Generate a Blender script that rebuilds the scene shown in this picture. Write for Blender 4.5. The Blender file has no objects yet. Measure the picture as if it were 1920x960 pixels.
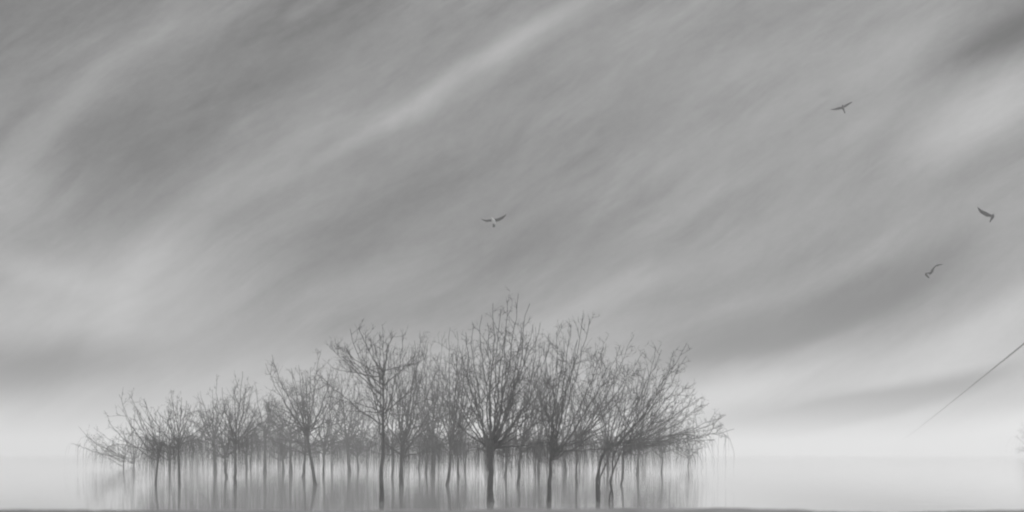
import bpy, math, random
import numpy as np
from mathutils import Vector, Euler

# ------------------------------------------------------------------ camera
scene = bpy.context.scene
C = scene.collection
EYE = 0.8                      # camera height over the flood water, metres
HOR = 850.0                    # height of the horizon in a 1920 x 960 frame
F = 3582.0                     # focal length in those pixels
cd = bpy.data.cameras.new("camera")
cam = bpy.data.objects.new("camera", cd)
C.objects.link(cam)
scene.camera = cam
cam.location = (0, 0, EYE)
cam.rotation_euler = (math.radians(90), 0, 0)
cd.sensor_width = 36.0
cd.lens = 36.0 * F / 1920.0
cd.shift_y = (HOR - 480.0) / 1920.0
cd.clip_start = 0.1
cd.clip_end = 20000
cd.dof.use_dof = True
cd.dof.focus_distance = 55
cd.dof.aperture_fstop = 2.2

# ------------------------------------------------------------------ world
SUN_EL, SUN_AZ = math.radians(24), math.radians(30)     # azimuth clockwise from +Y
world = bpy.data.worlds.new("World")
scene.world = world
world.use_nodes = True
nt = world.node_tree
nt.nodes.clear()
N, L = nt.nodes, nt.links


def nd(t, **kw):
    n = N.new(t)
    for k, v in kw.items():
        setattr(n, k, v)
    return n


def mth(op, a, b=None, c=None, clamp=False):
    n = nd("ShaderNodeMath", operation=op, use_clamp=clamp)
    for i, v in enumerate((a, b, c)):
        if v is None:
            continue
        if isinstance(v, (int, float)):
            n.inputs[i].default_value = v
        else:
            L.new(v, n.inputs[i])
    return n.outputs[0]


tc = nd("ShaderNodeTexCoord")
sp = nd("ShaderNodeSeparateXYZ")
L.new(tc.outputs["Generated"], sp.inputs[0])
X, Y, Z = sp.outputs
Zu = mth("ABSOLUTE", Z)
az = mth("MULTIPLY", mth("ARCTAN2", X, Y), 180 / math.pi)       # degrees right of north
el = mth("MULTIPLY", mth("ARCSINE", Zu), 180 / math.pi)         # degrees above horizon
cmb = nd("ShaderNodeCombineXYZ")
L.new(az, cmb.inputs[0])
L.new(el, cmb.inputs[1])
AE = cmb.outputs[0]

# cirrus streaks: long wisps running up to the right
def wisps(rot, sx, sy, scale, detail, rough, dist, off, src=AE):
    m = nd("ShaderNodeMapping", vector_type="TEXTURE")
    L.new(src, m.inputs[0])
    m.inputs["Location"].default_value = off
    m.inputs["Rotation"].default_value = (0, 0, math.radians(rot))
    m.inputs["Scale"].default_value = (sx, sy, 1)
    n = nd("ShaderNodeTexNoise")
    n.inputs["Scale"].default_value = scale
    n.inputs["Detail"].default_value = detail
    n.inputs["Roughness"].default_value = rough
    n.inputs["Distortion"].default_value = dist
    L.new(m.outputs[0], n.inputs["Vector"])
    return n.outputs["Fac"]


# bend the streaks a little so they are not ruler straight
wn = nd("ShaderNodeTexNoise")
wn.inputs["Scale"].default_value = 0.09
wn.inputs["Detail"].default_value = 2
L.new(AE, wn.inputs["Vector"])
vs = nd("ShaderNodeVectorMath", operation="SUBTRACT")
L.new(wn.outputs["Color"], vs.inputs[0])
vs.inputs[1].default_value = (0.5, 0.5, 0.5)
vm = nd("ShaderNodeVectorMath", operation="MULTIPLY_ADD")
L.new(vs.outputs[0], vm.inputs[0])
vm.inputs[1].default_value = (2.2, 2.2, 0)
L.new(AE, vm.inputs[2])
AEW = vm.outputs[0]

w1 = wisps(27, 9.0, 1.7, 1.0, 4, 0.55, 0.3, (3, 1, 0), AEW)
w2 = wisps(33, 3.0, 0.45, 1.0, 5, 0.6, 0.2, (7, 5, 0), AEW)
w3 = wisps(31, 1.7, 0.26, 1.0, 7, 0.7, 0.25, (1, 8, 0), AEW)


def deg(px, py):
    return (math.degrees(math.atan((px - 960) / F)),
            math.degrees(math.atan((HOR - py) / math.hypot(F, px - 960))))


# cloud banks and gaps of this evening's sky: place in degrees, half length, half width, tilt, strength
K = 62.5
BANKS = [
    # x, y, half length, half width, tilt, amount (linear light)
    (60, 30, 330, 110, 35, -.040), (170, 285, 260, 90, 32, -.045), (520, 110, 420, 110, 26, -.025),
    (300, 330, 260, 50, 26, -.03), (270, 90, 330, 34, 47, .030), (80, 250, 220, 40, 45, .045), (20, 340, 160, 60, 40, .05),
    (840, 165, 280, 22, 31, .060), (690, 255, 200, 18, 34, .045), (960, 100, 360, 50, 29, .050), (1010, 60, 200, 22, 30, .04), (470, 350, 300, 36, 29, .045),
    (600, 470, 260, 70, 20, -.050), (900, 340, 420, 80, 22, -.035), (1010, 460, 280, 80, 20, -.080),
    (60, 400, 200, 100, 20, .040), (160, 550, 420, 120, 8, .130), (40, 490, 220, 40, -12, .06), (290, 480, 120, 40, 30, .05),
    (60, 690, 320, 65, 5, -.20), (330, 640, 200, 60, 25, .05), (230, 620, 120, 50, 60, .04),
    (1250, 90, 430, 90, 25, .030), (1500, 140, 430, 110, 22, .045), (1330, 330, 420, 80, 22, .030),
    (1920, 25, 250, 100, 38, -.10), (1880, 90, 160, 40, 20, -.05), (1850, 210, 190, 75, 32, .150), (1760, 120, 200, 60, 35, .02),
    (1560, 390, 420, 60, 20, .050), (1090, 570, 240, 34, 24, .080), (1400, 500, 420, 50, 22, -.030),
    (1450, 605, 400, 56, 22, -.14), (1560, 590, 220, 26, 22, -.06), (1330, 660, 200, 24, 16, -.06), (1720, 530, 340, 52, 27, -.08), (1240, 640, 200, 50, 15, -.06),
    (1890, 440, 160, 70, 25, .02), (1900, 590, 330, 55, 25, .150), (1560, 690, 400, 40, 15, .02), (1780, 690, 330, 50, 14, .05),
    (1600, 768, 340, 34, 14, -.45), (1400, 800, 280, 44, 12, -.28), (1900, 820, 330, 50, 12, .34), (1780, 860, 300, 40, 0, .05),
    (1320, 745, 250, 30, 17, .08), (1700, 730, 200, 20, 20, .04), (1850, 745, 200, 22, 20, -.05),
    (700, 600, 420, 60, 6, -.040), (0, 840, 420, 60, 0, .06), (400, 770, 420, 60, 4, -.05),
    (780, 290, 300, 50, 27, .030), (1130, 380, 160, 26, 50, .03), (1600, 250, 200, 24, 25, .03),
]
acc = mth("MULTIPLY", mth("SUBTRACT", w1, 0.5), 0.24)
pm = nd("ShaderNodeMapRange", interpolation_type="SMOOTHSTEP")       # wisps come and go in patches
L.new(wisps(10, 4.0, 2.2, 1.0, 3, .55, .4, (11, 2, 0)), pm.inputs["Value"])
pm.inputs["From Min"].default_value = .42
pm.inputs["From Max"].default_value = .62
pm.inputs["To Min"].default_value = .03
pm.inputs["To Max"].default_value = .17
acc = mth("ADD", acc, mth("MULTIPLY", mth("SUBTRACT", w2, 0.5), pm.outputs["Result"]))
w5 = wisps(52, 2.6, 0.7, 1.0, 5, 0.6, 0.5, (4, 9, 0), AEW)
acc = mth("ADD", acc, mth("MULTIPLY", mth("SUBTRACT", w5, 0.5), 0.07))
w4 = wisps(24, .42, .24, 1.0, 4, .75, 0, (2, 3, 0), AE)
acc = mth("ADD", acc, mth("MULTIPLY", mth("SUBTRACT", w4, 0.5), 0.065))
acc = mth("ADD", acc, mth("MULTIPLY", mth("SUBTRACT", w3, 0.5), 0.04))
for (px, py, hl, hw, tilt, amt) in BANKS:
    a, e = deg(px, py)
    m = nd("ShaderNodeMapping", vector_type="TEXTURE")
    L.new(AEW if hw < 80 else AE, m.inputs[0])
    m.inputs["Location"].default_value = (a, e, 0)
    m.inputs["Rotation"].default_value = (0, 0, math.radians(tilt))
    m.inputs["Scale"].default_value = (hl / K * 1.25, hw / K * 1.3, 1)
    g = nd("ShaderNodeTexGradient", gradient_type="SPHERICAL")
    L.new(m.outputs[0], g.inputs[0])
    s = nd("ShaderNodeMapRange", interpolation_type="SMOOTHSTEP")
    L.new(g.outputs["Fac"], s.inputs["Value"])
    acc = mth("MULTIPLY_ADD", s.outputs["Result"], amt * 1.3, acc)

# brighter towards the horizon
gr = nd("ShaderNodeMapRange", interpolation_type="SMOOTHSTEP")
L.new(el, gr.inputs["Value"])
gr.inputs["From Min"].default_value = 4.8
gr.inputs["From Max"].default_value = 0.0
gr.inputs["To Min"].default_value = 0.0
gr.inputs["To Max"].default_value = 0.19
cloud = mth("ADD", mth("ADD", acc, gr.outputs["Result"]), 0.212)
cloud = mth("SMOOTH_MAX", cloud, 0.05, 0.16)
# extra brightness added to the unseen overcast overhead, to lift the haze light
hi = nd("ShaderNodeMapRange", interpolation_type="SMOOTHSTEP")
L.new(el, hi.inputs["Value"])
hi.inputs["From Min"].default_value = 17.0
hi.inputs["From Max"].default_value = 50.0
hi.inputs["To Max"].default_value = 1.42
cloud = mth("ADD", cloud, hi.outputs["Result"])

sky = nd("ShaderNodeTexSky", sky_type="NISHITA")
sky.sun_disc = False
sky.sun_elevation = SUN_EL
sky.sun_rotation = SUN_AZ
sky.dust_density = 4
bw = nd("ShaderNodeRGBToBW")            # a black and white photograph: neutral light
L.new(sky.outputs[0], bw.inputs[0])
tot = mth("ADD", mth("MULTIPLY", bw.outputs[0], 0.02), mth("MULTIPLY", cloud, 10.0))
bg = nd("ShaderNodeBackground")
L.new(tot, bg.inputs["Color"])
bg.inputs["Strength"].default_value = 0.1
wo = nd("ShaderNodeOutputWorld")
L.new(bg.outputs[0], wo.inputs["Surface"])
world.cycles.sampling_method = "MANUAL"
world.cycles.sample_map_resolution = 512

# ------------------------------------------------------------------ sun (thin overcast)
sd = bpy.data.lights.new("sun", "SUN")
sd.energy = 1.0
sd.angle = math.radians(15)
sun = bpy.data.objects.new("sun", sd)
C.objects.link(sun)
sdir = Vector((math.sin(SUN_AZ) * math.cos(SUN_EL), math.cos(SUN_AZ) * math.cos(SUN_EL), math.sin(SUN_EL)))
sun.rotation_euler = sdir.to_track_quat("Z", "Y").to_euler()
sun.location = (40, -10, 60)

scene.view_settings.view_transform = "Standard"
scene.view_settings.look = "None"
scene.view_settings.gamma = 1
scene.view_settings.exposure = 0.0
scene.view_settings.use_curve_mapping = False
scene.render.engine = "CYCLES"
cy = scene.cycles
cy.use_denoising = True
cy.denoiser = "OPENIMAGEDENOISE"
cy.denoising_input_passes = "RGB_ALBEDO_NORMAL"
cy.max_bounces = 5
cy.diffuse_bounces = 2
cy.glossy_bounces = 2
cy.volume_bounces = 1
cy.transparent_max_bounces = 8
cy.sample_clamp_indirect = 4
cy.pixel_filter_type = "BLACKMAN_HARRIS"
cy.filter_width = 2.1
cy.caustics_reflective = False


# ------------------------------------------------------------------ helpers
def P(px, py, d):
    return np.array(((px - 960.0) / F * d, d, EYE + (HOR - py) / F * d))


def props(o, label=None, cat=None, group=None, kind=None):
    for k, v in (("label", label), ("category", cat), ("group", group), ("kind", kind)):
        if v:
            o[k] = v
    return o


def material(name, col, rough=0.8, noise=None, bump=0.0):
    m = bpy.data.materials.new(name)
    m.use_nodes = True
    t = m.node_tree
    b = t.nodes["Principled BSDF"]
    b.inputs["Roughness"].default_value = rough
    b.inputs["Base Color"].default_value = (*col, 1)
    if noise:
        sc_, c2 = noise
        co = t.nodes.new("ShaderNodeTexCoord")
        n = t.nodes.new("ShaderNodeTexNoise")
        n.inputs["Scale"].default_value = sc_
        n.inputs["Detail"].default_value = 6
        t.links.new(co.outputs["Object"], n.inputs["Vector"])
        r = t.nodes.new("ShaderNodeMix")
        r.data_type = "RGBA"
        mr = t.nodes.new("ShaderNodeMapRange")
        mr.inputs["From Min"].default_value = .35
        mr.inputs["From Max"].default_value = .65
        t.links.new(n.outputs["Fac"], mr.inputs["Value"])
        t.links.new(mr.outputs[0], r.inputs["Factor"])
        r.inputs["A"].default_value = (*col, 1)
        r.inputs["B"].default_value = (*c2, 1)
        t.links.new(r.outputs["Result"], b.inputs["Base Color"])
        if bump:
            bp = t.nodes.new("ShaderNodeBump")
            bp.inputs["Strength"].default_value = bump
            bp.inputs["Distance"].default_value = 0.03
            t.links.new(n.outputs["Fac"], bp.inputs["Height"])
            t.links.new(bp.outputs[0], b.inputs["Normal"])
    return m


def g3(v):
    return (v, v, v)


M_BARK = material("bark", g3(.06), .9, (6, g3(.11)), .4)
M_LIMB = material("limb_bark", g3(.06), .9, (9, g3(.10)))
M_TWIG = material("twig_bark", g3(.06), .9, (12, g3(.09)))
M_WHITE = material("pale_feathers", g3(.62), .8, (30, g3(.55)))
M_WING = material("grey_feathers", g3(.10), .8, (20, g3(.16)))
M_WINGD = material("dark_feathers", g3(.07), .8, (20, g3(.11)))
M_CABLE = material("cable_sheath", g3(.05), .7, (3, g3(.07)))
M_WOOD = material("pole_wood", g3(.14), .85, (5, g3(.22)), .3)


def link(name, verts, faces, mat, parent=None, smooth=False):
    me = bpy.data.meshes.new(name)
    verts = np.asarray(verts, dtype=np.float32)
    faces = np.asarray(faces, dtype=np.int32)
    nf, k = faces.shape
    me.vertices.add(len(verts))
    me.vertices.foreach_set("co", verts.ravel())
    me.loops.add(nf * k)
    me.loops.foreach_set("vertex_index", faces.ravel())
    me.polygons.add(nf)
    me.polygons.foreach_set("loop_start", np.arange(0, nf * k, k, dtype=np.int32))
    me.polygons.foreach_set("loop_total", np.full(nf, k, dtype=np.int32))
    me.update(calc_edges=True)
    me.validate()
    if smooth:
        me.polygons.foreach_set("use_smooth", np.ones(len(me.polygons), dtype=bool))
    me.materials.append(mat)
    o = bpy.data.objects.new(name, me)
    C.objects.link(o)
    if parent:
        o.parent = parent
    return o


class Tubes:
    """collects tapering tubes and builds them as one mesh"""

    def __init__(self, sides=4):
        self.k = sides
        self.by = {}

    def add(self, pts, rad):
        self.by.setdefault(len(pts), []).append((pts, rad))

    def __len__(self):
        return sum(len(v) for v in self.by.values())

    def build(self, name, mat, parent=None, origin=(0, 0, 0), smooth=True):
        V, Fc, base = [], [], 0
        k = self.k
        for n, lst in self.by.items():
            Pn = np.array([a for a, _ in lst], dtype=float)          # m n 3
            R = np.array([r for _, r in lst], dtype=float)           # m n
            T = np.gradient(Pn, axis=1)
            T /= np.linalg.norm(T, axis=2, keepdims=True) + 1e-9
            ref = np.where(np.abs(T[:, :1, 2:3]) > .8, np.array([[[1., .13, 0]]]), np.array([[[0.05, .1, 1.]]]))
            U = np.cross(T, np.broadcast_to(ref, T.shape))
            U /= np.linalg.norm(U, axis=2, keepdims=True) + 1e-9
            W = np.cross(T, U)
            ang = np.arange(k) * 2 * math.pi / k
            ring = (U[:, :, None] * np.cos(ang)[None, None, :, None] + W[:, :, None] * np.sin(ang)[None, None, :, None])
            vv = Pn[:, :, None] + ring * R[:, :, None, None]
            m = len(lst)
            V.append(vv.reshape(-1, 3))
            i = np.arange(m)[:, None, None] * n * k + np.arange(n - 1)[None, :, None] * k
            j = np.arange(k)[None, None, :]
            j2 = (j + 1) % k
            q = np.stack([i + j, i + j2, i + j2 + k, i + j + k], axis=-1).reshape(-1, 4) + base
            Fc.append(q)
            base += m * n * k
        V = np.concatenate(V) - np.array(origin)
        return link(name, V, np.concatenate(Fc), mat, parent, smooth)


# ------------------------------------------------------------------ flood water, bank
def sheet(name, x0, x1, y0, y1, z, mat):
    return link(name, [(x0, y0, z), (x1, y0, z), (x1, y1, z), (x0, y1, z)], [(0, 1, 2, 3)], mat)


mw = bpy.data.materials.new("water")
mw.use_nodes = True
t = mw.node_tree
b = t.nodes["Principled BSDF"]
b.inputs["Base Color"].default_value = (.35, .35, .35, 1)
b.inputs["Roughness"].default_value = 0.05
b.inputs["IOR"].default_value = 1.33
co = t.nodes.new("ShaderNodeTexCoord")
mp = t.nodes.new("ShaderNodeMapping")
mp.inputs["Scale"].default_value = (1, 0.35, 1)
n1 = t.nodes.new("ShaderNodeTexNoise")
n1.inputs["Scale"].default_value = 2.2
n1.inputs["Detail"].default_value = 4
bp = t.nodes.new("ShaderNodeBump")
bp.inputs["Strength"].default_value = .12
bp.inputs["Distance"].default_value = .02
t.links.new(co.outputs["Object"], mp.inputs[0])
t.links.new(mp.outputs[0], n1.inputs["Vector"])
t.links.new(n1.outputs["Fac"], bp.inputs["Height"])
t.links.new(bp.outputs[0], b.inputs["Normal"])
o = sheet("water", -2900, 2900, -60, 2950, 0, mw)
props(o, kind="structure")

# low earth bank between the camera and the water
rng = np.random.default_rng(5)
nx, ny = 420, 26
xs = np.linspace(-9, 9, nx)
ys = np.linspace(-6, 15, ny)
crest_px = 952.5
GX, GY = np.meshgrid(xs, ys)
def n1d(x, s, seed):
    r = np.random.default_rng(seed)
    k_ = r.normal(size=400)
    xi = x / s + 200
    i = np.floor(xi).astype(int)
    f = xi - i
    f = f * f * (3 - 2 * f)
    return k_[i % 400] * (1 - f) + k_[(i + 1) % 400] * f
top = EYE + (HOR - crest_px) / F * 12.0
prof = top + .010 * n1d(xs, 1.3, 1) * .6 + .004 * n1d(xs, .35, 2) + .002 * n1d(xs, .08, 3)
fall = np.clip((GY - 12.0) / 3.0, 0, 1)
H = prof[None, :] * (1 - fall ** 2) - .1 * fall
back = np.clip((12.0 - GY) / 14.0, 0, 1)
H = H - back * 0.75 - .0
H += rng.normal(size=H.shape) * .003 * (1 - fall) * (np.abs(GY - 12) > .9)
V = np.stack([GX, GY, H], -1).reshape(-1, 3)
i = (np.arange(ny - 1)[:, None] * nx + np.arange(nx - 1)[None, :])
Q = np.stack([i, i + 1, i + nx + 1, i + nx], -1).reshape(-1, 4)
M_BANK = material("bank_earth", g3(.09), .95, (5, g3(.15)), .5)
o = link("ground", V, Q, M_BANK, smooth=True)
props(o, kind="structure")


# ------------------------------------------------------------------ bare trees
def unit(v):
    return v / (np.linalg.norm(v) + 1e-9)


def tree(label, bx, d, fork, tips, rnd=6, width=None, r_trunk=.11, twig=1.0, seed=0, hang=120,
         hang_to=(885, 930), lean=None, stems=1, low=4, drop=26, group="bare trees standing in the flooded field", fine=1.0):
    R = random.Random(seed)
    s = d / F
    by = HOR + EYE / s
    r_trunk = r_trunk * d / 82
    base = P(bx, by, d)
    base[2] = -.05
    root = bpy.data.objects.new("bare_tree", None)
    root.location = (float(base[0]), d, 0)
    C.objects.link(root)
    props(root, label, "tree", group)
    org = (float(base[0]), d, 0.0)
    fk = P(fork[0], fork[1], d)
    sc = d / 75.0

    def wob(pts, amp):
        n = len(pts)
        out = [pts[0]]
        dr = np.zeros(3)
        for k in range(1, n):
            dr = dr * .6 + np.array([R.gauss(0, amp), R.gauss(0, amp), R.gauss(0, amp)])
            out.append(pts[k] + dr)
        return np.array(out)

    # trunk(s)
    tt = Tubes(8)
    n = 12
    u = np.linspace(0, 1, n)
    mid = (base + fk) / 2 + np.array([R.uniform(-.05, .05), R.uniform(-.05, .05), 0])
    if lean:
        mid = P(lean[0], lean[1], d)
    trunk_pts = [(1 - a) ** 2 * base + 2 * a * (1 - a) * mid + a * a * fk for a in u]
    rr = .82 * r_trunk * (1 - .42 * u) + r_trunk * .3 * np.exp(-u * 14)
    if drop > 100:
        rr = rr * (1 - .62 * np.clip((u - .35) / .65, 0, 1))
    tt.add(wob(trunk_pts, .008), rr)
    starts = [fk]
    for k in range(1, stems):
        b2 = base + np.array([R.uniform(-.1, .7) * sc, R.uniform(-.5, .3), 0])
        f2 = fk + np.array([b2[0] - base[0] + R.uniform(-.1, .25) * sc, R.uniform(-.4, .4), R.uniform(-.2, .2) * sc])
        m2 = (b2 + f2) / 2 + np.array([R.uniform(-.5, -.2) * sc, 0, R.uniform(-.1, .1) * sc])
        tt.add(wob([(1 - a) ** 2 * b2 + 2 * a * (1 - a) * m2 + a * a * f2 for a in u], .012), r_trunk * .5 * (1 - .35 * u))
        starts.append(f2)
    tt.build("trunk", M_BARK, root, org)

    # targets of the limbs
    txs = [p[0] for p in tips]
    tys = [p[1] for p in tips]
    tg = []
    for (px, py) in tips:
        dd = R.uniform(-.5, .5) * 1.2
        tg.append(P(px, py, d) + np.array([0, dd, 0]))
    cx = fk[0]
    half = (max(txs) - min(txs)) / 2 * s
    xm = ((max(txs) + min(txs)) / 2 - 960) * s
    ztop = EYE + (HOR - min(tys)) * s
    for k in range(rnd):
        a = R.uniform(0, 2 * math.pi)
        e = R.uniform(.08, 1.0)
        rx = math.cos(a) * math.cos(e * 1.5) * half * .95
        ry = math.sin(a) * math.cos(e * 1.5) * half * .9
        z = fk[2] + (ztop - fk[2]) * (.25 + .62 * math.sin(e * 1.5)) * R.uniform(.75, 1)
        tg.append(np.array([xm + rx, d + ry, z]))
    low = (low + 1) // 2
    for k in range(low):
        a = (k / low) * 2 * math.pi + R.uniform(-.5, .5)
        tg.append(np.array([xm + math.cos(a) * half * R.uniform(.6, .95), d + math.sin(a) * half * R.uniform(.4, .9),
                            fk[2] + R.uniform(-.05, .5) * sc]))
    anchor = []

    def shoot(bank, p, dr, ln, r0, n, up, amp):
        pts = [p]
        st = ln / (n - 1)
        dcur = dr
        for k in range(n - 1):
            dcur = unit(dcur + np.array([R.gauss(0, amp), R.gauss(0, amp), R.gauss(0, amp) + up]))
            pts.append(pts[-1] + dcur * st)
        r = r0 * (1 - .72 * np.linspace(0, 1, n) ** .9)
        bank.add(np.array(pts), r)
        return np.array(pts)

    def side_dir(tan, ang):
        q = np.array([R.gauss(0, 1), R.gauss(0, 1), R.gauss(0, 1) + .35])
        q = unit(q - tan * q.dot(tan))
        return unit(tan * math.cos(ang) + q * math.sin(ang))

    RT = .0064 * sc ** .5 * fine
    for tgt in tg:
        lim = Tubes(5)
        tw = Tubes(3)
        st = starts[R.randrange(len(starts))]
        # leave from the fork or a little way down / along another limb
        if st is fk:
            q = min(.75, R.random() * drop * s / max(.2, fk[2] - base[2]))
            st = (1 - (1 - q)) ** 2 * base + 2 * (1 - q) * q * mid + (1 - q) ** 2 * fk
        else:
            st = st + np.array([0, 0, -.05])
        v = tgt - st
        Lg = np.linalg.norm(v)
        horiz = np.array([v[0], v[1], 0])
        ctrl = st + v * .45 + horiz * R.uniform(-.04, .2) - np.array([0, 0, v[2] * R.uniform(0, .16)])
        n = 16
        u = np.linspace(0, 1, n)
        pts = np.array([(1 - a) ** 2 * st + 2 * a * (1 - a) * ctrl + a * a * tgt for a in u])
        pts = wob(pts, .016 * Lg / 2)
        r0 = r_trunk * min(.45, 1.35 / math.sqrt(len(tg))) * min(1.0, .45 + Lg / 6) * R.uniform(.8, 1.15)
        rad = r0 * (1 - u) ** 1.15 + RT * .95
        lim.add(pts, rad)
        nsec = int((3 + Lg * 1.7) * twig)
        for k in range(nsec):
            a = R.uniform(.2, .98) ** .75
            fi = a * (n - 1)
            i0 = min(int(fi), n - 2)
            p = pts[i0] * (1 - fi + i0) + pts[i0 + 1] * (fi - i0)
            tan = unit(pts[i0 + 1] - pts[i0])
            ln = (Lg * .46 * (1 - a) + .22) * R.uniform(.5, 1.25)
            r1 = max(RT * 1.25, rad[i0] * .62)
            if ln > .55:
                q = shoot(lim, p, side_dir(tan, math.radians(R.uniform(32, 68))), ln, r1, 8, .020, .070)
            else:
                q = shoot(tw, p, side_dir(tan, math.radians(R.uniform(25, 65))), ln, RT * 1.2, 6, .04, .12)
            nter = int((2 + ln * 4.6) * twig)
            for j in range(nter):
                b_ = R.uniform(.12, 1.0)
                m_ = len(q) - 1
                j0 = min(int(b_ * m_), m_ - 1)
                pp = q[j0] * (1 - b_ * m_ + j0) + q[j0 + 1] * (b_ * m_ - j0)
                t2 = unit(q[j0 + 1] - q[j0])
                l2 = (.12 + .42 * R.random() * (1.1 - b_) * min(1, ln) * 1.6) * sc ** .4
                w = shoot(tw, pp, side_dir(t2, math.radians(R.uniform(30, 75))), l2, RT, 4, .03, .08)
                for jj in range(R.choice((0, 1, 1, 2))):
                    c_ = R.choice((1, 2, 3))
                    t3 = unit(w[c_] - w[c_ - 1])
                    shoot(tw, w[c_], side_dir(t3, math.radians(R.uniform(35, 85))), R.uniform(.04, .16) * sc ** .4,
                          RT * .8, 3, 0, .1)
            anchor.extend([q[2], q[4], q[-1]])
        anchor.extend(list(pts[2:]))
        lo = lim.build("limb", M_LIMB, root, org)
        if len(tw):
            tw.build("twigs", M_TWIG, lo, org)
    # fine shoots hanging from the low limbs
    anchor = [p_ for p_ in anchor if EYE + (HOR - 862) * s < p_[2] < EYE + (HOR - 838 + 44 * R.random() ** 1.6) * s]
    R.shuffle(anchor)
    if hang and anchor:
        hg = Tubes(3)
        dens = 3.6 if by > 895 else 2.2
        for k in range(min(int(hang * dens), len(anchor) * 4)):
            a = anchor[k % len(anchor)]
            a = a + np.array([R.uniform(-.02, .02), R.uniform(-.02, .02), 0])
            ye = R.uniform(858, 930)
            ze = max(.02, EYE + (HOR - ye) * s)
            rr_ = R.random()
            ze = max(.02, ze * R.uniform(.1, 1)) if rr_ < .4 else ze + (a[2] - ze) * .7 * (rr_ - .4)
            drop = a[2] - ze
            if drop < .15:
                continue
            out = np.array([a[0] - fk[0], a[1] - fk[1], 0])
            out = unit(out) * R.uniform(-.16, .42) * sc
            n = 9
            u = np.linspace(0, 1, n)
            sway = np.cumsum([R.gauss(0, .010) for _ in range(n)])
            sway -= sway[0]
            pts = np.array([[a[0] + out[0] * (1 - (1 - w) ** 4) + sway[i_],
                             a[1] + out[1] * (1 - (1 - w) ** 4),
                             a[2] + .10 * sc * math.sin(min(1, w * 4) * math.pi) * .5 - drop * w ** 1.15]
                            for i_, w in enumerate(u)])
            hg.add(pts, R.uniform(.4, .95) * RT * (1 - .8 * u ** 1.3))
        hg.build("hanging_shoots", M_TWIG, root, org)
    return root


def dist(by):
    return EYE * F / (by - HOR)


NEAR, MID, BACK = dist(941), dist(910), dist(886)

tree("smallest leftmost tree, low faint branches reaching out left into the pale mist", 232, dist(880.6), (234, 850),
     [(132, 832), (146, 800), (163, 818), (178, 822), (205, 826), (170, 842), (250, 825)], 1, r_trunk=.032, twig=.6,
     seed=1, hang=45, hang_to=(870, 915), low=2)
tree("small tree second from left with two forked tips spread high to its left", 291, MID, (296, 838),
     [(213, 737), (238, 738), (228, 775), (262, 748), (295, 775), (315, 770), (205, 790), (330, 800)], 4, r_trunk=.06, twig=.75,
     seed=2, hang=55, hang_to=(880, 925), low=3)
tree("small tree with one tall straight shoot at its top, left part of the row", 337, MID, (336, 822),
     [(316, 731), (275, 752), (345, 765), (372, 760), (300, 770), (395, 790), (262, 800)], 6, r_trunk=.07, twig=.9,
     seed=3, hang=110, hang_to=(890, 930), low=4)
tree("slim tree with a wispy vase crown, just left of the dark low trunk", 404, BACK, (402, 812),
     [(372, 735), (398, 730), (405, 702), (425, 745), (440, 780), (362, 790), (385, 770)], 6, r_trunk=.085, twig=.9,
     seed=4, hang=110, hang_to=(890, 925), low=3)
tree("tree with a spiky top and dark straight trunk in the left clump", 441, MID, (441, 815),
     [(458, 698), (410, 725), (437, 722), (470, 722), (480, 760), (495, 790), (392, 780), (425, 750)], 7, r_trunk=.085, twig=1.0,
     seed=5, hang=130, hang_to=(890, 930), low=4)
tree("short tree with a dense rounded tangle of twigs between two taller trees", 497, BACK, (495, 800),
     [(482, 725), (510, 738), (468, 765), (530, 760), (548, 790), (455, 800), (520, 775)], 7, r_trunk=.09, twig=1.0,
     seed=6, hang=130, hang_to=(885, 925), low=4)
tree("tree leaning left whose long crooked branches stick far out above the shorter crowns", 592, MID, (575, 800),
     [(508, 663), (497, 682), (520, 715), (545, 690), (600, 658), (585, 690), (622, 690), (640, 740), (500, 760), (655, 790)], 8,
     r_trunk=.095, twig=1.0, seed=7, hang=150, hang_to=(890, 935), low=4)
tree("bushy tree set back behind the leaning tree, its crown half hidden", 545, BACK, (545, 805),
     [(520, 750), (545, 730), (570, 745), (590, 780), (500, 790), (612, 760)], 6, r_trunk=.09, twig=.9,
     seed=8, hang=130, hang_to=(885, 925), low=3)
tree("set back tree with drooping fringe, left of the tall straight central trunk", 655, BACK, (650, 815),
     [(610, 720), (640, 700), (665, 720), (690, 750), (600, 780), (700, 800), (630, 680)], 7, r_trunk=.09, twig=.9,
     seed=9, hang=150, hang_to=(890, 925), low=4)
tree("round crowned tree on a tall straight dark trunk, left of centre", 716, NEAR, (718, 690),
     [(657, 612), (678, 618), (710, 622), (733, 620), (757, 640), (652, 655), (625, 690), (602, 705), (612, 740), (640, 770),
      (775, 665), (800, 700), (700, 650), (735, 660)], 8, r_trunk=.115, drop=150, twig=1.05, seed=10, hang=90, hang_to=(870, 930), low=5)
tree("tree with a dark low fork close to the right of the tall straight trunk", 752, MID, (753, 835),
     [(735, 660), (765, 655), (790, 628), (800, 650), (825, 690), (690, 740), (700, 790), (850, 740), (780, 640)], 7,
     r_trunk=.12, twig=1.0, seed=11, hang=120, hang_to=(880, 935), low=4)
tree("slender tree behind the gap between the central crowns, upright crown", 812, BACK, (812, 822),
     [(770, 650), (792, 625), (812, 640), (842, 660), (870, 720), (750, 740), (880, 770), (830, 630)], 10,
     r_trunk=.11, twig=1.0, seed=12, hang=90, hang_to=(885, 925), low=4)
tree("tree with thin trunk bowed to the left, next left of the biggest tree", 838, MID, (845, 820),
     [(842, 612), (858, 618), (820, 660), (888, 640), (905, 690), (790, 720), (800, 790), (915, 760), (870, 650)], 10,
     r_trunk=.09, twig=1.0, seed=13, hang=70, hang_to=(890, 930), low=4, lean=(845, 880))
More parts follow.
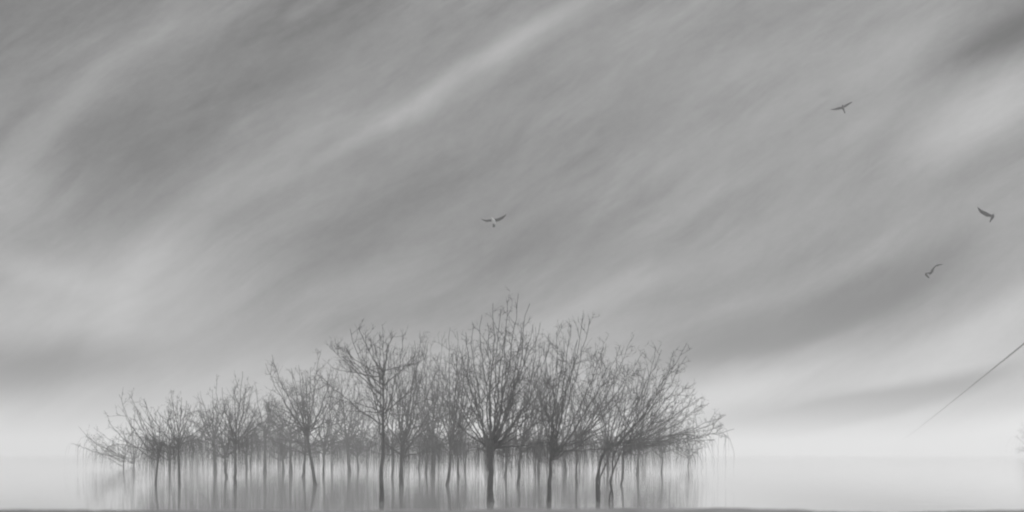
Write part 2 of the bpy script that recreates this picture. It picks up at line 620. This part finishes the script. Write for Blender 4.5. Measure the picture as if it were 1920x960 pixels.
tree("biggest and tallest tree, thick flared trunk and high fan crown at the centre", 921, NEAR, (921, 832),
     [(970, 551), (940, 575), (952, 566), (925, 575), (885, 597), (903, 590), (993, 575), (1013, 608), (868, 625), (850, 660),
      (1030, 650), (1050, 700), (835, 700), (1060, 760), (840, 770), (950, 620), (978, 600), (915, 610)], 9,
     r_trunk=.18, twig=1.1, seed=14, hang=120, hang_to=(870, 930), low=6)
tree("slim tree with trunk leaning right, close beside the biggest tree", 972, MID, (980, 822),
     [(985, 640), (1005, 620), (1030, 650), (1045, 680), (955, 690), (1065, 730), (930, 740), (1080, 790)], 10,
     r_trunk=.085, twig=1.0, seed=15, hang=80, hang_to=(880, 930), low=4, lean=(970, 880))
tree("tall tree with clean dark trunk and two long limbs sweeping up to the right", 1031, NEAR, (1034, 838),
     [(1094, 590), (1108, 598), (1070, 618), (1078, 640), (1055, 640), (1130, 650), (1025, 660), (1150, 690), (1170, 740),
      (1000, 700), (1185, 790), (1045, 625)], 7, r_trunk=.125, twig=1.0, seed=16, hang=60, hang_to=(870, 930), low=4,
     lean=(1026, 900))
tree("tree on a thin straight trunk set back, right of the two sweeping limbs", 1081, MID, (1080, 815),
     [(1122, 645), (1138, 640), (1160, 650), (1110, 660), (1180, 635), (1208, 655), (1190, 700), (1060, 700), (1200, 740)], 10,
     r_trunk=.065, twig=.95, seed=17, hang=70, hang_to=(880, 925), low=3)
tree("many stemmed tree with several curved stems and branches raked up to the right", 1122, NEAR, (1140, 835),
     [(1285, 647), (1262, 660), (1270, 680), (1238, 658), (1225, 655), (1285, 672), (1212, 690), (1195, 690), (1290, 715),
      (1310, 750), (1150, 690), (1120, 740), (1100, 800), (1180, 720)], 6, r_trunk=.085, twig=1.0, seed=18, hang=45,
     hang_to=(880, 930), low=5, lean=(1112, 870), stems=5)
tree("rightmost tree of the row, very low branches stretched far out to the right", 1165, MID, (1170, 828),
     [(1381, 803), (1355, 785), (1325, 760), (1315, 745), (1340, 825), (1300, 730), (1240, 740), (1275, 770), (1310, 800),
      (1250, 820), (1345, 800), (1220, 730)], 6, r_trunk=.06, twig=.95, seed=19, hang=30, hang_to=(885, 930), low=6)
tree("faint slender tree set back under the low branches at the right end of the row", 1240, BACK, (1240, 835),
     [(1210, 790), (1235, 775), (1262, 785), (1290, 805), (1310, 830), (1190, 810), (1280, 790)], 6, r_trunk=.05, twig=.9,
     seed=20, hang=60, hang_to=(875, 920), low=5)
tree('faint thin tree at the back, between the smallest leftmost tree and the two tipped tree', 250, dist(873.4), (253, 850),
     [(172, 800), (222, 797), (190, 818), (245, 782), (268, 785), (160, 840), (300, 815)], 4, r_trunk=0.035, twig=.6, seed=40, hang=25, hang_to=(875, 925), low=4)
tree('thin back tree filling the gap right of the tree with one tall straight shoot', 370, dist(868.0), (371, 826),
     [(345, 775), (368, 752), (392, 765), (330, 790), (415, 790), (380, 745)], 4, r_trunk=0.045, twig=.6, seed=41, hang=120, hang_to=(875, 925), low=4)
tree('thin back tree whose crown merges with the right side of the spiky topped tree', 470, dist(874.3), (471, 822),
     [(450, 745), (468, 735), (490, 745), (430, 770), (520, 775), (505, 790)], 4, r_trunk=0.045, twig=.6, seed=42, hang=120, hang_to=(875, 925), low=4)
tree('faint back tree just right of the short rounded tangle of twigs', 522, dist(868.9), (523, 826),
     [(500, 750), (522, 735), (545, 750), (480, 780), (570, 785)], 4, r_trunk=0.045, twig=.6, seed=43, hang=120, hang_to=(875, 925), low=4)
tree('slim back tree in the shade of the leaning tree, on its right side', 622, dist(876.1), (623, 824),
     [(590, 700), (615, 690), (640, 705), (570, 750), (670, 745), (650, 690), (560, 785), (690, 790)], 4, r_trunk=0.05, twig=.6, seed=44, hang=120, hang_to=(875, 925), low=4)
tree('thin back tree just left of the tall straight dark trunk, low wide crown', 688, dist(870.7), (689, 830),
     [(640, 700), (670, 680), (700, 690), (620, 750), (740, 730), (610, 790), (760, 780)], 4, r_trunk=0.05, twig=.6, seed=45, hang=120, hang_to=(875, 925), low=4)
tree('thin back tree right of the dark low fork, crown lost among its neighbours', 785, dist(877.0), (786, 828),
     [(750, 690), (780, 670), (810, 680), (720, 740), (850, 730), (700, 790), (870, 790)], 4, r_trunk=0.05, twig=.6, seed=46, hang=120, hang_to=(875, 925), low=4)
tree('thin back tree directly left of the thick flared trunk', 872, dist(880.6), (873, 830),
     [(830, 690), (860, 670), (890, 680), (800, 740), (930, 730), (950, 780), (785, 790)], 4, r_trunk=0.05, twig=.6, seed=47, hang=120, hang_to=(875, 925), low=4)
tree('thin back tree in the gap between the biggest tree and the clean dark trunk', 1003, dist(878.8), (1004, 830),
     [(970, 690), (1000, 670), (1030, 680), (940, 740), (1070, 730), (1090, 780), (925, 790)], 4, r_trunk=0.045, twig=.6, seed=48, hang=120, hang_to=(875, 925), low=4)
tree('faint back tree just right of the clean dark trunk', 1056, dist(873.4), (1057, 832),
     [(1020, 690), (1050, 670), (1085, 680), (1000, 740), (1120, 730), (1140, 780), (985, 800)], 4, r_trunk=0.045, twig=.6, seed=49, hang=120, hang_to=(875, 925), low=4)
tree('thin back tree among the raked branches, right of the many stemmed tree', 1205, dist(868.0), (1206, 834),
     [(1170, 720), (1200, 700), (1235, 715), (1140, 770), (1270, 760), (1290, 800), (1120, 805)], 4, r_trunk=0.045, twig=.6, seed=50, hang=25, hang_to=(875, 925), low=4)
tree('faintest slim tree at the very right end below the outstretched low branches', 1290, dist(874.3), (1291, 842),
     [(1255, 800), (1285, 785), (1315, 800), (1335, 825), (1230, 820)], 4, r_trunk=0.03, twig=.6, seed=51, hang=25, hang_to=(875, 925), low=4)
tree('wide low tree hard left of the tree with one tall straight shoot', 318, dist(881.3), (317, 838),
     [(246, 809), (270, 792), (285, 781), (302, 772), (318, 779), (335, 760), (359, 771), (371, 767), (387, 789), (250, 802), (386, 824)], 4, r_trunk=0.067, twig=.6, seed=70, hang=120, low=3)
tree('wide low tree squeezed between the wispy vase crown and the spiky topped tree', 424, dist(895.2), (420, 834),
     [(345, 810), (375, 764), (392, 759), (408, 752), (424, 755), (440, 734), (456, 738), (485, 750), (500, 778), (356, 819), (492, 823)], 4, r_trunk=0.074, twig=.6, seed=71, hang=120, low=3)
tree('low forking tree just right of the spiky topped tree trunk', 463, dist(877.8), (463, 829),
     [(388, 815), (401, 755), (422, 743), (447, 742), (463, 751), (481, 755), (499, 750), (519, 742), (533, 790), (396, 810), (530, 826)], 4, r_trunk=0.073, twig=.6, seed=72, hang=120, low=3)
tree('low forking tree below the left reach of the leaning tree', 532, dist(883.1), (530, 841),
     [(467, 789), (479, 762), (500, 749), (512, 745), (532, 722), (551, 730), (573, 719), (582, 699), (597, 783), (464, 800), (600, 825)], 4, r_trunk=0.074, twig=.6, seed=73, hang=120, low=3)
tree('wide low tree right behind the foot of the leaning tree', 568, dist(894.9), (572, 828),
     [(475, 801), (500, 757), (513, 747), (545, 731), (568, 710), (591, 704), (621, 689), (639, 676), (669, 778), (474, 815), (662, 818)], 4, r_trunk=0.084, twig=.6, seed=74, hang=120, low=3)
tree('low forking tree a little right of the leaning tree foot, crown tangled with it', 606, dist(889.6), (608, 828),
     [(516, 794), (529, 752), (561, 723), (582, 713), (606, 704), (632, 692), (659, 682), (677, 695), (712, 797), (512, 819), (700, 801)], 4, r_trunk=0.062, twig=.6, seed=75, hang=120, low=3)
tree('wide tree whose branches cross the left half of the round crown', 672, dist(880.0), (669, 833),
     [(582, 771), (593, 713), (618, 683), (648, 682), (672, 670), (695, 682), (723, 665), (741, 654), (778, 771), (578, 820), (766, 816)], 4, r_trunk=0.06, twig=.6, seed=76, hang=120, low=3)
tree('wide tree squeezed between the tall straight dark trunk and the dark low fork', 735, dist(893.8), (737, 832),
     [(626, 781), (656, 701), (685, 686), (711, 679), (735, 654), (759, 662), (785, 660), (808, 673), (836, 795), (640, 828), (830, 826)], 4, r_trunk=0.062, twig=.6, seed=77, hang=120, low=3)
tree('wide tree whose crown fills the dip right of the round crowned tree', 798, dist(886.0), (801, 826),
     [(701, 791), (723, 662), (752, 659), (774, 662), (798, 653), (827, 664), (851, 659), (880, 652), (898, 804), (704, 825), (892, 816)], 4, r_trunk=0.067, twig=.6, seed=78, hang=120, low=3)
tree('wide tree whose branches cross the left edge of the biggest crown', 860, dist(894.2), (857, 834),
     [(757, 811), (792, 658), (814, 679), (833, 658), (860, 645), (885, 644), (910, 640), (944, 637), (967, 809), (766, 821), (954, 813)], 4, r_trunk=0.067, twig=.6, seed=79, hang=120, low=3)
tree('wide tree hidden behind the right half of the biggest crown', 948, dist(893.7), (950, 832),
     [(845, 778), (878, 670), (903, 642), (922, 643), (948, 633), (975, 632), (999, 660), (1015, 652), (1058, 787), (854, 825), (1042, 812)], 4, r_trunk=0.074, twig=.6, seed=80, hang=120, low=3)
tree('wide tree whose branches cross the left side of the two sweeping limbs', 1010, dist(887.5), (1009, 842),
     [(897, 786), (926, 666), (963, 646), (984, 649), (1010, 637), (1036, 648), (1058, 651), (1078, 675), (1111, 778), (916, 804), (1104, 828)], 4, r_trunk=0.083, twig=.6, seed=81, hang=120, low=3)
tree('wide tree behind the two sweeping limbs, fork just right of the clean dark trunk', 1062, dist(881.9), (1058, 831),
     [(963, 793), (979, 648), (1016, 654), (1034, 659), (1062, 659), (1087, 673), (1114, 688), (1142, 692), (1154, 802), (968, 808), (1156, 809)], 4, r_trunk=0.077, twig=.6, seed=82, hang=120, low=3)
tree('wide tree behind the many stemmed tree, its branches filling that crown', 1140, dist(884.2), (1138, 836),
     [(1040, 786), (1062, 664), (1094, 678), (1116, 665), (1140, 670), (1168, 675), (1190, 687), (1210, 711), (1248, 803), (1046, 816), (1234, 828)], 4, r_trunk=0.067, twig=.6, seed=83, hang=120, low=3)
tree('low wide tree between the many stemmed tree and the rightmost tree tips', 1195, dist(890.2), (1199, 829),
     [(1098, 789), (1113, 664), (1141, 682), (1170, 685), (1195, 696), (1218, 696), (1244, 724), (1263, 737), (1300, 801), (1100, 807), (1290, 809)], 4, r_trunk=0.075, twig=.6, seed=84, hang=120, low=3)
tree("pale ghostly tree far off at the right edge, mostly cut off by the frame", 1964, 340, (1946, 850),
     [(1903, 818), (1908, 805), (1915, 790), (1940, 775), (1925, 800), (1900, 840), (1980, 780), (1995, 820)], 5, r_trunk=.13,
     twig=.8, seed=21, hang=50, hang_to=(868, 890), low=3, group=None)


# ------------------------------------------------------------------ gulls
def bird(label, cen, d, span, wings, body, mat_wing, mat_body, tail=None):
    """wings: two lists of (dx, dy, depth, chord) in photo pixels from the shoulder; body: list of (dx, dy, depth, radius)"""
    s = d / F
    o0 = P(cen[0], cen[1], d)
    root = bpy.data.objects.new("gull", None)
    root.location = Vector(o0)
    C.objects.link(root)
    props(root, label, "bird", "gulls flying over the flooded field")

    def loc(p):
        return np.array((p[0] * s, p[2] * s, -p[1] * s))
    V, Fc = [], []

    def loft(secs, closed_k):
        b0 = len(V)
        for sec in secs:
            V.extend(sec)
        k = closed_k
        for i_ in range(len(secs) - 1):
            for j in range(k):
                a0 = b0 + i_ * k
                Fc.append((a0 + j, a0 + (j + 1) % k, a0 + k + (j + 1) % k, a0 + k + j))
        return b0

    # body, head, tail
    def smooth_path(pts, n):
        pts = np.array(pts, float)
        tt_ = np.linspace(0, len(pts) - 1, n)
        out = []
        for q in tt_:
            i_ = min(int(q), len(pts) - 2)
            f = q - i_
            p0 = pts[max(0, i_ - 1)]; p1 = pts[i_]; p2 = pts[i_ + 1]; p3 = pts[min(len(pts) - 1, i_ + 2)]
            out.append(.5 * ((2 * p1) + (p2 - p0) * f + (2 * p0 - 5 * p1 + 4 * p2 - p3) * f * f + (3 * p1 - p0 - 3 * p2 + p3) * f ** 3))
        return np.array(out)
    bp_ = smooth_path(body, 22)
    ax = [loc(p) for p in bp_]
    secs = []
    for i_, p in enumerate(bp_):
        tan = unit(ax[min(i_ + 1, len(ax) - 1)] - ax[max(i_ - 1, 0)])
        uu = unit(np.cross(tan, (0, 1, 0.01)))
        ww = np.cross(tan, uu)
        r = max(.15, p[3]) * s
        flat = 1.0 if i_ < 15 else .45
        secs.append([ax[i_] + uu * r * math.cos(q) + ww * r * flat * math.sin(q) for q in np.arange(8) * math.pi / 4])
    loft(secs, 8)
    bo = link("body", V, Fc, mat_body, root, True)
    for w in wings + ([tail] if tail else []):
        V, Fc = [], []
        wp = smooth_path(w, 16)
        ax = [loc(p) for p in wp]
        secs = []
        for i_, p in enumerate(wp):
            c = max(.25, p[3] * 1.85) * s
            # chord runs towards the tail, tilted to the viewer
            ch = unit(loc((body[-1][0] - body[0][0], body[-1][1] - body[0][1], (body[-1][2] - body[0][2]))) + np.array((0, .25, 0)))
            tan = unit(ax[min(i_ + 1, len(ax) - 1)] - ax[max(i_ - 1, 0)])
            if w is tail:
                ch = np.array((1, .3, .1))
            ch = unit(ch - tan * ch.dot(tan))
            nn = unit(np.cross(tan, ch))
            th = c * .11
            rag = 1 + (.10 * math.sin(i_ * 2.1) if i_ > 5 else 0)
            secs.append([ax[i_] - ch * c * .35, ax[i_] - ch * c * .1 + nn * th, ax[i_] + ch * c * .3 + nn * th * .7,
                         ax[i_] + ch * c * .65 * rag, ax[i_] + ch * c * .3 - nn * th * .3, ax[i_] - ch * c * .1 - nn * th * .6])
        loft(secs, 6)
        Fc.append((0, 1, 2, 3)); Fc.append((0, 3, 4, 5))
        link("tail" if w is tail else "wing", V, Fc, mat_wing, root, True)
    return root


bird("gull with pale lit body and wings spread level, alone above the tree crowns", (925, 413), 45, 48,
     [[(0, 0, 0, 4), (-6, 0, -3, 4.5), (-13, 1, -6, 3.8), (-19, 0, -8, 2.4), (-23, -2, -9, .6)],
      [(0, -1, 0, 4), (7, -2, 4, 5.5), (14, -5, 8, 5.5), (20, -9, 12, 4), (24, -13, 14, 1)]],
     [(-3.5, -4.5, -6, .5), (-2.5, -3, -4.5, 1.6), (-.5, 0, -2, 2.9), (1.5, 3, 0, 2.8), (2.6, 6.5, 5, 1.2)], M_WINGD, M_WHITE,
     [(.5, 4, 2, 1.5), (.5, 7, 5, 2.2), (.2, 9, 7, 2.6), (.6, 12, 9, 2.4)])
bird("small dark gull banking with one wing tip raised, highest in the sky", (1580, 202), 46, 44,
     [[(0, 0, 0, 4), (-8, 1, -3, 4.6), (-16, 3.5, -6, 2.6), (-24, 5, -9, .6)],
      [(0, -2, 0, 3.5), (7, -5.5, 3, 4.6), (13, -9, 6, 3.8), (20, -12.5, 10, .7)]],
     [(-1.5, -5, -5, .5), (-.8, -3.5, -4, 1.5), (0, -.5, -2, 2.1), (1.6, 3, 0, 1.9), (3.5, 6, 4, 1.1), (5.5, 8.5, 7, 1.4)], M_WING, M_WING)
bird("dark gull seen side on with one long wing swept up left, nearest the right edge", (1856, 404), 44, 40,
     [[(0, 0, 0, 6.2), (-8, -3.5, -3, 6.6), (-16, -7, -6, 5.4), (-22, -11.5, -8, 2.8), (-25.5, -15, -9, .5)],
      [(1, 0, 0, 3.5), (6, -1.5, 10, 3.8), (10, -4, 18, 3), (14.5, -7, 24, .6)]],
     [(4, -2, -6, .6), (5, 0, -4.5, 1.8), (4.8, 2.5, -2, 2.9), (4, 5.5, 1, 2.5), (2.8, 8.5, 4, 1.4), (1.8, 11.5, 7, 1.2)], M_WINGD, M_WINGD)
bird("narrow curved gull turning with its thin wings in an arc, lowest of the flock", (1747, 508), 46, 30,
     [[(0, 2, 0, 7), (2, -3, -3, 9), (6, -8.5, -6, 6), (13, -11, -8, 2.6), (20, -11.5, -9, .5)],
      [(-2.5, 3, 0, 1.5), (-6.5, 3.6, 6, 2.6), (-7.4, 6, 10, 3.0), (-4, 9.5, 14, 2.6), (-1, 12, 17, .8)]],
     [(3, -5, -5, .6), (2, -3.5, -3.5, 1.6), (0, 1, -1, 2.5), (-1.5, 4, 1, 2.0), (-3, 6.5, 4, .8)], M_WINGD, M_WINGD)

# ------------------------------------------------------------------ cable running away into the haze
VP = 1655.0
h = 6.3
d1 = h * F / (HOR - 640.0)
bx_ = (VP - 960) / F
ax_ = (1920 - 960) / F * d1 - bx_ * d1
tb = Tubes(8)
dd = np.concatenate([np.linspace(46, 300, 60), np.linspace(310, 1300, 70)])
pts = []
for q in dd:
    sag = 0.9 * math.sin((q - 46) / 1254 * math.pi)
    pts.append((ax_ + bx_ * q, q, EYE + h - sag))
tb.add(np.array(pts), np.full(len(pts), .050))
o = tb.build("cable", M_CABLE)
props(o, "thin dark cable slanting up from the bright mist to the right edge", "cable")

root = bpy.data.objects.new("utility_pole", None)
px_ = ax_ + bx_ * 46
root.location = (px_, 46, 0)
C.objects.link(root)
props(root, "weathered wooden pole with a short crossarm holding up the cable", "pole")
tb = Tubes(12)
tb.add(np.array([(0, 0, -.3), (0, 0, 2), (0, 0, 4.5), (0, 0, 7.05)]), np.array([.15, .145, .13, .11]))
tb.build("post", M_WOOD, root)
tb = Tubes(6)
tb.add(np.array([(-.6, -.14, 6.8), (0, -.14, 6.8), (.6, -.14, 6.8)]), np.array([.06, .06, .06]))
tb.build("crossarm", M_WOOD, root)
tb = Tubes(10)
tb.add(np.array([(0, 0, 7.0), (0, 0, 7.1), (0, 0, 7.18), (0, 0, 7.26)]), np.array([.03, .06, .045, .06]))
tb.build("insulator", M_WHITE, root)

# ------------------------------------------------------------------ haze
mh = bpy.data.materials.new("haze")
mh.use_nodes = True
t = mh.node_tree
t.nodes.clear()
v = t.nodes.new("ShaderNodeVolumePrincipled")
v.inputs["Color"].default_value = (.97, .97, .97, 1)
v.inputs["Density"].default_value = .0030
v.inputs["Anisotropy"].default_value = .35
oo = t.nodes.new("ShaderNodeOutputMaterial")
t.links.new(v.outputs[0], oo.inputs["Volume"])
x0, x1, y0, y1, z0, z1 = -3000, 3000, -80, 3000, -1.2, 9.8
o = link("haze", [(x0, y0, z0), (x1, y0, z0), (x1, y1, z0), (x0, y1, z0), (x0, y0, z1), (x1, y0, z1), (x1, y1, z1), (x0, y1, z1)],
         [(0, 3, 2, 1), (4, 5, 6, 7), (0, 1, 5, 4), (1, 2, 6, 5), (2, 3, 7, 6), (3, 0, 4, 7)], mh)
props(o, kind="stuff")
